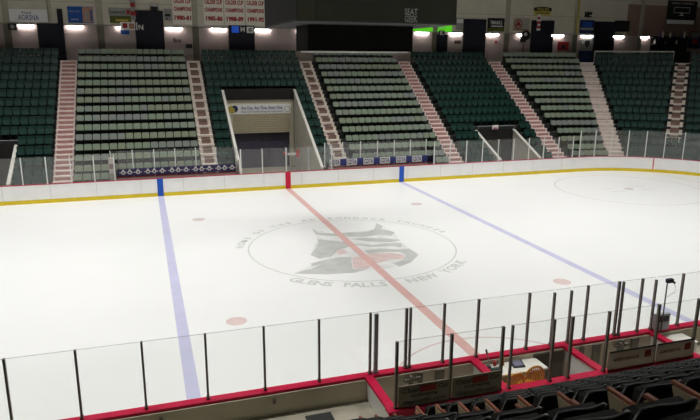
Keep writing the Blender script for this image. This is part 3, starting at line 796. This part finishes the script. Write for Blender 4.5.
def patch(o, name, x0, x1, z0, z1, m, y=WY-.05, d=.008, label=None):
    b = MB(); b.box(x0, x1, y-d, y, z0, z1, m); return b.build(name, o, label=label)
o = sign('wall_board', -17.1, -14.5, 10.45, 11.32, 'sign_white', 'white board with blue lettering at the left end of the back wall')
letters(o, 'AORSNA', -15.75, 10.74, .5, 'text_blue', 1.35); letters(o, 'Nell', -15.85, 11.08, .26, 'sign_grey', .6)
o = sign('wall_panel', -13.15, -11.42, 10.45, 11.6, 'sign_blue', 'bright blue panel with a picture of people right of the left doorway')
patch(o, 'picture', -12.15, -11.44, 10.5, 11.58, 'skin_tone'); patch(o, 'figure', -11.95, -11.75, 10.5, 11.3, 'sign_grey', WY-.058); patch(o, 'figure', -11.62, -11.5, 10.6, 11.4, 'sign_blue', WY-.058)
letters(o, 'HEALTH', -12.7, 11.25, .16, 'sign_grey', .7); letters(o, 'care for life', -12.7, 10.7, .16, 'text_white', .5)
o = sign('wall_panel', -10.37, -8.75, 11.05, 11.6, 'sign_grey', 'grey advertising panel above a dark olive picture')
letters(o, 'Seasonal', -9.75, 11.3, .3, 'text_black', 1.05); patch(o, 'logo_block', -9.1, -8.85, 11.15, 11.45, 'sign_red')
o = sign('wall_picture', -10.3, -8.8, 10.5, 11.02, 'sign_olive', 'dark olive landscape picture under the grey advertising panel'); patch(o, 'bright_band', -9.9, -9.0, 10.62, 10.78, 'sign_yellow')
o = sign('wall_placard', -9.6, -8.4, 10.02, 10.58, 'sign_white', 'small white placard with red figures beside the letter N', y=WY-.08)
patch(o, 'picture', -9.45, -9.1, 10.15, 10.5, 'sign_red', WY-.13); patch(o, 'picture', -9.0, -8.6, 10.1, 10.5, 'skin_tone', WY-.13)
o = sign('wall_placard', -9.6, -9.0, 9.7, 9.99, 'sign_blue', 'small blue placard under the white placard', y=WY-.02)
for x, ch, m in ((-8.15, 'N', 'sign_black'), (-.52, 'M', 'sign_black'), (16.8, 'K', 'sign_black')):
    y = WY-.13
    b = MB(); b.box(x-.25, x+.25, y-.04, y, 9.98, 10.44, m); o = b.build('section_letter'); tag(o, 'black section sign with white letter %s on the back wall' % ch, 'sign')
    b = MB(); b.text(ch, facing(x, y-.045, 10.21), .5, 'text_white', None, .004, .01); b.build('lettering', o)
o = sign('wall_screen', -1.38, -.82, 9.95, 10.46, 'sign_led_blue', 'small glowing blue screen below the third champions banner', 'screen', y=WY-.13)
o = sign('wall_placard', -.2, .33, 9.95, 10.42, 'sign_white', 'small white placard with round grey crest under the fourth champions banner', y=WY-.13)
b = MB(); vdisc(b, .065, WY-.195, 10.19, .16, 'sign_grey'); b.build('crest', o)
o = sign('wall_poster', -6.42, -5.85, 10.75, 11.62, 'sign_grey', 'grey poster with dark marks left of the first champions banner'); patch(o, 'picture', -6.35, -5.95, 11.05, 11.25, 'text_black'); patch(o, 'picture', -6.3, -6.15, 10.85, 10.95, 'text_black')
b = MB(); b.text('Box', facing(-5.55, WY-.01, 9.3), .45, 'text_black', .62, .006, .012); o = b.build('wall_lettering'); tag(o, 'dark lettering reading Box on the lower wall', 'lettering')
for x0, x1, yr, l in ((-5.77, -4.32, '1980-81', 'set apart, left of the wall column'), (-3.46, -1.96, '1985-86', 'first of the three hung together'), (-1.87, -.33, '1988-89', 'middle of the three hung together'), (-.22, 1.30, '1991-92', 'partly behind the scoreboard')):
    o = empty('champions_banner', (x0, WY, 10.5), 0, 'white banner with red lettering reading %s, %s' % (yr, l), 'banner', 'champions banners')
    b = MB(); b.M = Matrix.Translation((-x0, -WY, -10.5)); b.box(x0, x1, WY-.07, WY-.05, 10.5, 12.9, 'banner'); b.tube([(x0, WY-.06, 12.9), (x1, WY-.06, 12.9)], .03, 'fixture'); b.build('cloth', o)
    b = MB(); b.M = Matrix.Translation((-x0, -WY, -10.5)); mx = (x0+x1)/2; wd = (x1-x0)*.9
    b.text('CALDER CUP', facing(mx, WY-.075, 12.2), .42, 'text_red', wd, .003, .018); b.build('lettering', o); b = MB(); b.M = Matrix.Translation((-x0, -WY, -10.5)); b.text('CHAMPIONS', facing(mx, WY-.075, 11.62), .40, 'text_red', wd, .003, .018)
    b.build('lettering', o); b = MB(); b.M = Matrix.Translation((-x0, -WY, -10.5)); b.text(yr, facing(mx, WY-.075, 10.97), .44, 'text_red', wd*.95, .003, .022); b.build('lettering', o)
    b = MB(); b.M = Matrix.Translation((-x0, -WY, -10.5)); b.box(x0, x1, WY-.05, WY, 12.86, 12.94, 'fixture'); b.build('rail', o)
o = sign('lit_sign', 13.6, 17.85, 10.34, 11.2, 'sign_green', 'glowing green sign partly hidden by the scoreboard'); letters(o, '1001', 16.6, 10.72, .45, 'text_white', 1.0)
o = sign('wall_poster', 18.2, 18.98, 10.5, 11.55, 'sign_grey', 'narrow grey poster right of the green sign'); patch(o, 'picture', 18.3, 18.9, 11.1, 11.45, 'text_white')
o = sign('wall_sign', 21.35, 23.05, 10.45, 11.6, 'sign_black', 'black framed sign with white lettering between two doorways'); letters(o, 'TMARKS', 22.2, 11.2, .45, 'text_white', 1.2); patch(o, 'strip', 21.7, 22.9, 10.85, 10.95, 'text_white'); patch(o, 'lower_panel', 21.4, 23.0, 10.47, 10.75, 'sign_olive')
o = sign('wall_sign', 23.95, 25.7, 10.6, 11.7, 'pilaster', 'pale sign with round red emblem right of the wall column')
b = MB(); vdisc(b, 24.5, WY-.058, 11.15, .42, 'sign_red'); vdisc(b, 24.5, WY-.062, 11.15, .33, 'pilaster'); b.prism([(24.2, WY-.066, 11.0), (24.8, WY-.066, 11.0), (24.5, WY-.066, 11.45)], (0, .01, 0), 'sign_red'); b.build('emblem', o)
patch(o, 'text_line', 25.05, 25.55, 11.3, 11.35, 'sign_grey'); patch(o, 'text_line', 25.05, 25.55, 11.1, 11.15, 'sign_grey'); patch(o, 'text_line', 25.05, 25.55, 10.9, 10.95, 'sign_grey'); patch(o, 'base_strip', 23.95, 25.7, 10.6, 10.68, 'sign_brown')
b = MB(); vdisc(b, 25.25, WY-.3, 10.15, .42, 'sign_black', d=.3); vdisc(b, 25.15, WY-.31, 10.25, .16, 'text_white'); b.box(24.8, 25.3, WY-.2, WY, 9.55, 9.85, 'sign_black'); o = b.build('wall_clock'); tag(o, 'round black clock on the wall beside a short strip light', 'clock')
b = MB(); b.tube([(0, 0, 0), (0, 0, 10.0-ZC)], .03, 'sign_black'); o = b.build('wall_conduit'); o.location = (25.15, WY-.05, ZC-.4+.4); tag(o, 'thin dark conduit below the black clock', 'conduit')
o = sign('wall_sign', 26.1, 27.85, 11.95, 12.35, 'sign_yellow', 'yellow sign with a black arched top above the doorway')
b = MB(); b.prism([(26.05+1.85*i/12, WY-.06, 12.33+.28+.09*sin(pi*i/12)) for i in range(13)] + [(27.9, WY-.06, 12.33), (26.05, WY-.06, 12.33)], (0, .05, 0), 'sign_black'); b.build('arched_top', o)
letters(o, 'WILLIES', 26.97, 12.48, .3, 'sign_yellow', 1.3, WY-.065); letters(o, 'ROADHOUSE', 26.97, 12.15, .22, 'text_black', 1.3)
def flag(x, z0, z1, lab, c1, c2):
    f = empty('furled_flag', (x, WY-.17, z0), 0, lab, 'flag')
    b = MB()
    n = 7
    for i in range(n):
        za, zb = (z1-z0)*i/n, (z1-z0)*(i+1)/n; k = .16+.05*sin(i*2.1)
        b.prism([(-k, -.03, za), (k, -.05, za), (k*.9, .03, za), (-k, .05, za)], (.04*sin(i), 0, zb-za), c1 if i % 2 else c2)
    b.build('cloth', f)
    b = MB(); b.tube([(.0, .16, z1-z0), (0, -.02, z1-z0+.12)], .02, 'fixture'); b.build('pole', f)
flag(26.55, 10.6, 12.0, 'furled red and white striped flag hanging before the doorway', 'sign_red', 'text_white')
flag(-8.62, 10.75, 12.9, 'furled red and grey flag hanging right of the grey advertising panel', 'sign_red', 'sign_grey')
o = sign('wall_panel', 31.15, 32.75, 10.45, 11.65, 'sign_navy', 'navy panel above the shield crest'); patch(o, 'lower_band', 31.2, 32.7, 10.75, 10.95, 'sign_grey'); patch(o, 'picture', 31.4, 32.5, 11.0, 11.5, 'sign_blue')
o = empty('wall_lamp', (31.95, WY, 12.0), 0, 'small dark spotlight with a bright lens above the navy panel', 'lamp')
b = MB(); b.box(-.35, .25, -.3, 0, -.1, .35, 'sign_black'); b.build('housing', o); b = MB(); b.box(-.05, .35, -.34, -.28, 0, .1, 'text_white'); b.build('lens', o)
o = empty('wall_lamp', (-7.1, WY, 11.75), 0, 'small dark spotlight with a bright lens over the wide doorway', 'lamp')
b = MB(); b.box(-.25, .25, -.3, 0, -.25, .0, 'sign_black'); b.build('housing', o); b = MB(); b.box(-.2, .2, -.34, 0, 0, .12, 'text_white'); b.build('lens', o)
o = sign('crest_board', 31.45, 32.9, 8.9, 10.0, 'sign_grey', 'grey board carrying a dark shield crest under a strip light')
b = MB(); b.prism([(31.85, WY-.06, 9.75), (32.15, WY-.06, 9.82), (32.45, WY-.06, 9.75), (32.42, WY-.06, 9.4), (32.15, WY-.06, 9.12), (31.88, WY-.06, 9.4)], (0, .01, 0), 'sign_black'); b.build('crest', o)
o = sign('crest_board', 31.3, 32.9, ZC, 8.85, 'sign_navy', 'dark blue board on the floor under the shield crest')
o = sign('wall_poster', 28.9, 30.1, 8.85, 9.65, 'sign_red', 'dark red poster left of the shield crest'); patch(o, 'picture', 29.3, 29.7, 9.0, 9.35, 'sign_black')
o = sign('wall_screen', 35.1, 36.9, 10.66, 11.7, 'sign_black', 'black television screen right of the last doorway', 'television'); patch(o, 'screen', 35.15, 36.85, 10.71, 11.65, 'dark_void')
o = sign('wall_placard', 18.15, 18.75, 9.35, 9.62, 'sign_black', 'small black plaque left of the tall doorway'); letters(o, 'EAT', 18.45, 9.48, .2, 'sign_brown', .45)
o = sign('wall_placard', 20.95+1.25, 22.4, 9.4, 9.65, 'sign_red', 'tiny dark red plaque under a strip light')
o = sign('wall_placard', -4.95, -4.45, 8.75, 9.05, 'sign_black', 'small black plaque low on the wall by the column')
o = sign('hanging_banner', 41.1, 44.75, 11.45, 13.7, 'sign_black', 'large black banner with a white screen symbol at the right end', 'banner', y=WY-.10)
y = WY-.155
b = MB()
for q in ((41.9, 43.9, 13.05, 13.1), (41.9, 43.9, 12.55, 12.6), (41.9, 41.95, 12.55, 13.1), (43.85, 43.9, 12.55, 13.1), (42.8, 43.0, 12.35, 12.55), (42.6, 43.2, 12.3, 12.36)): b.box(q[0], q[1], y-.006, y, q[2], q[3], 'text_white')
b.build('symbol', o); b = MB(); b.text('VIDEO SCREENS', facing(42.9, y, 13.45), .22, 'text_white', 2.8); b.build('lettering', o)
patch(o, 'white_strip', 41.15, 44.6, 11.5, 11.9, 'sign_white', y)
o = sign('wall_poster', 44.3, 46.2, 9.2, 10.9, 'sign_navy', 'blue and red poster at the right edge of the picture'); patch(o, 'picture', 44.6, 45.6, 10.2, 10.75, 'sign_grey'); patch(o, 'picture', 44.8, 45.5, 9.6, 10.1, 'sign_red')
# bar shelves with bottles at the right
sh = empty('bar_shelf', (41.9, WY, ZC), 0, 'dark bar shelf unit under the black banner', 'shelf')
b = MB(); b.box(-2.4, 2.4, -.5, 0, 0, 1.1, 'shelf_dark'); b.build('counter', sh)
for z in (1.75, 2.35):
    b = MB(); b.box(-2.3, 2.3, -.3, 0, z, z+.05, 'shelf_dark'); b.build('shelf', sh)
b = MB(); b.box(-2.3, 2.3, -.03, 0, 1.1, 3.1, 'shelf_dark'); b.build('back_panel', sh)
for i in range(9):
    x = 40.0+i*.45; z = ZC+(2.40 if i % 3 else 1.80); h = .25+.12*((i*7) % 3)
    b = MB(); b.tube([(0, 0, 0), (0, 0, h), (0, 0, h+.08), (0, 0, h+.18)], [.09, .09, .035, .03], 'bottle_violet' if i % 2 else 'text_white', 10)
    o = b.build('bar_bottle'); o.location = (x, WY-.16, z); tag(o, '%s bottle on the dark bar shelf, %s from left' % ('violet' if i % 2 else 'white', ORD[i]), 'bottle', 'bottles on the bar shelf')
# rail along the top of the corner stand
rl = empty('guard_rail', (33, 25.2, ZC), 0, 'pale horizontal rail along the top of the curved dark stand', 'rail')
ra = MB(); ra.M = Matrix.Translation((-33, -25.2, -ZC))
pts = [arc_pt(a, by(14)+.35, ZC+.98) for a in range(25, 44, 3)]
ra.tube(pts, .06, 'white_paint'); ra.build('rail_bar', rl)
for a in (25, 31, 37, 43):
    q = arc_pt(a, by(14)+.35, ZC); b = MB(); b.M = Matrix.Translation((-33, -25.2, -ZC)); b.tube([q, (q[0], q[1], ZC+.98)], .03, 'fixture'); b.build('rail_post', rl)
# speaker and pipe at left
o = empty('loudspeaker', (-16.82, WY, 10.05), 0, 'small black loudspeaker under the white lettered board', 'speaker')
b = MB(); b.box(-.28, .28, -.3, 0, -.18, .25, 'sign_black'); b.build('cabinet', o); b = MB(); vdisc(b, 0, -.31, .05, .14, 'sign_grey'); b.build('cone', o)
b = MB(); b.tube([(-14.35, WY-.12, 10.5), (-14.35, WY-.12, 15)], .11, 'pilaster', 12); o = b.build('wall_pipe'); tag(o, 'thick cream pipe rising beside the white lettered board', 'pipe')
b = MB(); b.tube([(30.75, WY-.2, 10.4), (30.75, WY-.2, 15)], .07, 'sign_yellow', 12); o = b.build('wall_pipe'); tag(o, 'thin yellowish pipe rising left of the navy panel', 'pipe')

# ------------------------------------------------------------------ scoreboard hanging over centre ice
sb = empty('scoreboard', (0, 0, 8.33), 0, 'large dark scoreboard hanging above centre ice', 'scoreboard')
I = Matrix.Translation((0, 0, -8.33))
b = MB(); b.M = I; b.box(-3.1, 3.1, -3, 3, 9.44, 12.6, 'sb_face'); b.build('upper_housing', sb)
b = MB(); b.M = I; b.box(-3.12, -3.1, -2.98, 2.98, 9.46, 12.58, 'sb_side'); b.build('side_panel', sb)
b = MB(); b.M = I; b.box(-3.08, -2.48, -3.03, -3, 9.46, 12.58, 'sb_green'); b.build('edge_panel', sb)
b = MB(); b.M = I; b.box(-3.12, 3.12, -3.02, 3.02, 9.39, 9.45, 'text_black'); b.build('lower_frame', sb)
b = MB(); b.M = I; b.box(-2.2, 2.2, -1, 1, 8.40, 9.39, 'sb_dark'); b.build('lower_display', sb)
b = MB(); b.M = I; b.box(-2.0, 2.0, -1.03, 1.03, 8.35, 8.40, 'sb_trim'); b.build('trim_strip', sb, label='pale trim strip')
b = MB(); b.M = I; b.text('SEAT', facing(1.22, -3.02, 9.80), .32, 'sb_text', .52, .004, .004); b.build('lettering', sb); b = MB(); b.M = I; b.text('GEEK', facing(1.22, -3.02, 9.55), .32, 'sb_text', .52, .004, .004); b.build('lettering', sb)
for x in (-2.5, 2.5):
    for y in (-2.5, 2.5):
        b = MB(); b.M = I; b.tube([(x, y, 12.6), (x, y, 20.5)], .03, 'post_black'); b.build('cable', sb)

# ------------------------------------------------------------------ near stand
NRUN, NRISE, NB, NZ = .782, .486, -16.45, 2.22-.85
NROW = 10
t = MB()
def nfl(k): return NZ+NRISE*k
for k in range(NROW+4):
    y1 = NB-NRUN*k+.60; y0 = y1-NRUN-.01
    t.box(-24, 24, y0, y1, max(-.05, nfl(k)-1.2), nfl(k), 'concrete')
struct(t.build('seating_tier'))
NS = .525
def near_seat_proto():
    bk = MB()
    nu, nv = 10, 6
    def P(u, v, off):
        x = u*.238*(1-.10*max(0, v-.55)**2*4)
        z = .36+.49*v - .05*(abs(u)**4)*max(0, v-.5)*2
        y = -.02-.13*v+.085*u*u+off
        return (x, y, z)
    vs = []; fs = []
    for side, off in enumerate((0, -.045)):
        for j in range(nv+1):
            for i in range(nu+1):
                u = -1+2*i/nu; v = j/nv; vs.append(P(u, v, off*(1-.3*v)))
    N = (nu+1)*(nv+1)
    for j in range(nv):
        for i in range(nu):
            a = j*(nu+1)+i; fs.append((a, a+1, a+nu+2, a+nu+1)); fs.append((N+a, N+a+nu+1, N+a+nu+2, N+a+1))
    for i in range(nu):
        fs.append((i, N+i, N+i+1, i+1)); a = nv*(nu+1)+i; fs.append((a, a+1, N+a+1, N+a))
    for j in range(nv):
        a = j*(nu+1); fs.append((a, a+nu+1, N+a+nu+1, N+a)); a += nu; fs.append((a, N+a, N+a+nu+1, a+nu+1))
    bk.add(vs, fs, 'near_back')
    pn = MB()
    for (y0, z0, w0), (y1, z1, w1) in (((.06, .40, .21), (.09, .48, .225)), ((.09, .48, .225), (.07, .72, .225)), ((.07, .72, .225), (.03, .76, .19))):
        pn.add([(-w0, y0, z0), (w0, y0, z0), (w1, y1, z1), (-w1, y1, z1), (-w0, y0-.09, z0), (w0, y0-.09, z0), (w1, y1-.09, z1), (-w1, y1-.09, z1)],
               [(0, 1, 2, 3), (7, 6, 5, 4), (0, 4, 5, 1), (3, 2, 6, 7), (0, 3, 7, 4), (1, 5, 6, 2)], 'near_pan')
    st = MB()
    x = -NS/2
    st.prism([(x-.012, -.06, 0), (x-.012, .12, 0), (x-.012, .24, .455), (x-.012, -.08, .455)], (.024, 0, 0), 'near_frame')
    ar = MB()
    ar.prism([(x-.02, -.02, .535), (x-.02, .33, .545), (x-.02, .385, .555), (x-.02, .37, .578), (x-.02, -.02, .59)], (.04, 0, 0), 'wood_arm')
    return bk, pn, st, ar
bk, pn, st, ar = near_seat_proto()
me_b, me_p, me_s, me_a = bk.mesh('backrest', True), pn.mesh('seat_pan'), st.mesh('standard'), ar.mesh('armrest')
ar2 = MB(); 
for q in ar.f: pass
ar2.v = [(v[0], min(v[1], .26), v[2]-.10) for v in ar.v]; ar2.f = list(ar.f); ar2.m = list(ar.m); ar2.mats = ['arm_purple']; me_a2 = ar2.mesh('armrest')
ep = MB(); ep.prism([(-NS/2-.03, -.06, 0), (-NS/2-.03, .14, 0), (-NS/2-.03, .35, .535), (-NS/2-.03, -.10, .555)], (.045, 0, 0), 'end_panel'); me_e = ep.mesh('end_panel')
def mk(name, me, parent, label=None):
    o = bpy.data.objects.new(name, me); COL.objects.link(o); o.parent = parent
    if label: o['label'] = label
    return o
def near_seat(x, k, lab, end, flip, grp):
    o = empty('auditorium_seat', (x, NB-NRUN*k+.115, nfl(k)), 0, lab, 'seat', grp)
    mk('backrest', me_b, o); mk('seat_pan', me_p, o)
    if end:
        a = mk('armrest', me_a, o, 'reddish brown wooden armrest'); e = mk('end_panel', me_e, o, 'tan end panel')
        if flip: a.location.x = NS; e.location.x = NS-.005
        if flip:
            mk('armrest', me_a2, o); mk('standard', me_s, o)
    else:
        mk('armrest', me_a2, o); mk('standard', me_s, o)
NROWW = ['front row', 'second row', 'third row', 'fourth row', 'fifth row', 'sixth row', 'seventh row', 'eighth row', 'ninth row', 'tenth row']
for k in range(NROW):
    for i in range(14):
        x = -4.06+NS*(i+.5)
        q = in_view(x, NB-NRUN*k, nfl(k)+.85); q2 = in_view(x-.3, NB-NRUN*k+.5, nfl(k)+.5)
        if not q or not ((-20 < q[0] < 725 and q[1] < 432) or (q2 and q2[0] < 705 and q2[1] < 425)): continue
        lab = 'charcoal folding seat, '+('aisle seat with tan end panel, %s right of the near aisle' % NROWW[k] if i == 0 else '%s from the tan end panels, %s behind the penalty boxes' % (ORD[i], NROWW[k]))
        near_seat(x, k, lab, i == 0, False, 'charcoal seats behind the penalty boxes')
    for i in range(8):
        x = -5.16-NS*(i+.5)
        q = in_view(x, NB-NRUN*k, nfl(k)+.9)
        if not q or not (0 < q[0] < 740 and q[1] < 440): continue
        lab = 'charcoal folding seat, %s left of the near aisle, %s of the stand' % (ORD[i], NROWW[k])
        near_seat(x, k, lab, i == 0, i == 0, 'charcoal seats left of the near aisle')

# small white cup left on a seat
b = MB(); b.tube([(0, 0, 0), (0, 0, .09)], [.035, .045], 'sign_white', 12); o = b.build('paper_cup'); o.location = (-3.86, NB-NRUN*2+.33, nfl(2)+.0); tag(o, 'white cup left between the aisle seats', 'cup')

# ------------------------------------------------------------------ rest of the shell
for nm, q in (('ceiling', (-40, 60, -40, 34, 20.5, 20.7, 'ceiling')), ('wall_near', (-40, 60, -30.2, -30, -.05, 20.5, 'dark_void')), ('wall_left', (-40.2, -40, -40, 34, -.05, 20.5, 'dark_void')), ('wall_right', (60, 60.2, -40, 34, -.05, 20.5, 'dark_void'))):
    b = MB(); b.box(*q); struct(b.build(nm))

# ------------------------------------------------------------------ lights: rows of lamps high over the ice
def area(name, loc, size, power, spread=180, col=(1, 1, 1), rot=(0, 0, 0)):
    l = bpy.data.lights.new(name, 'AREA'); l.shape = 'RECTANGLE'; l.size = size[0]; l.size_y = size[1]; l.energy = power; l.spread = R(spread); l.color = col
    o = bpy.data.objects.new(name, l); COL.objects.link(o); o.location = loc; o.rotation_euler = rot; return o
for x in (-24, -14.5, -5.5, 5.5, 14.5, 24):
    for y in (-9.5, 1, 11.5):
        if abs(x) < 1: continue
        area('arena_lamp', (x, y, 19.6), (3, 1.0), 405, 111, (1, .99, .97))
W = bpy.data.worlds.new('world'); SC.world = W; W.use_nodes = True
W.node_tree.nodes['Background'].inputs['Color'].default_value = (.05, .05, .05, 1); W.node_tree.nodes['Background'].inputs['Strength'].default_value = .3
vs = SC.view_settings
vs.view_transform = 'Standard'; vs.look = 'None'; vs.exposure = 0; vs.gamma = 1; vs.use_curve_mapping = False
SC.cycles.max_bounces = 8; SC.cycles.transparent_max_bounces = 24; SC.cycles.diffuse_bounces = 4; SC.cycles.glossy_bounces = 3
SC.cycles.caustics_reflective = False; SC.cycles.caustics_refractive = False
SC.cycles.use_denoising = True
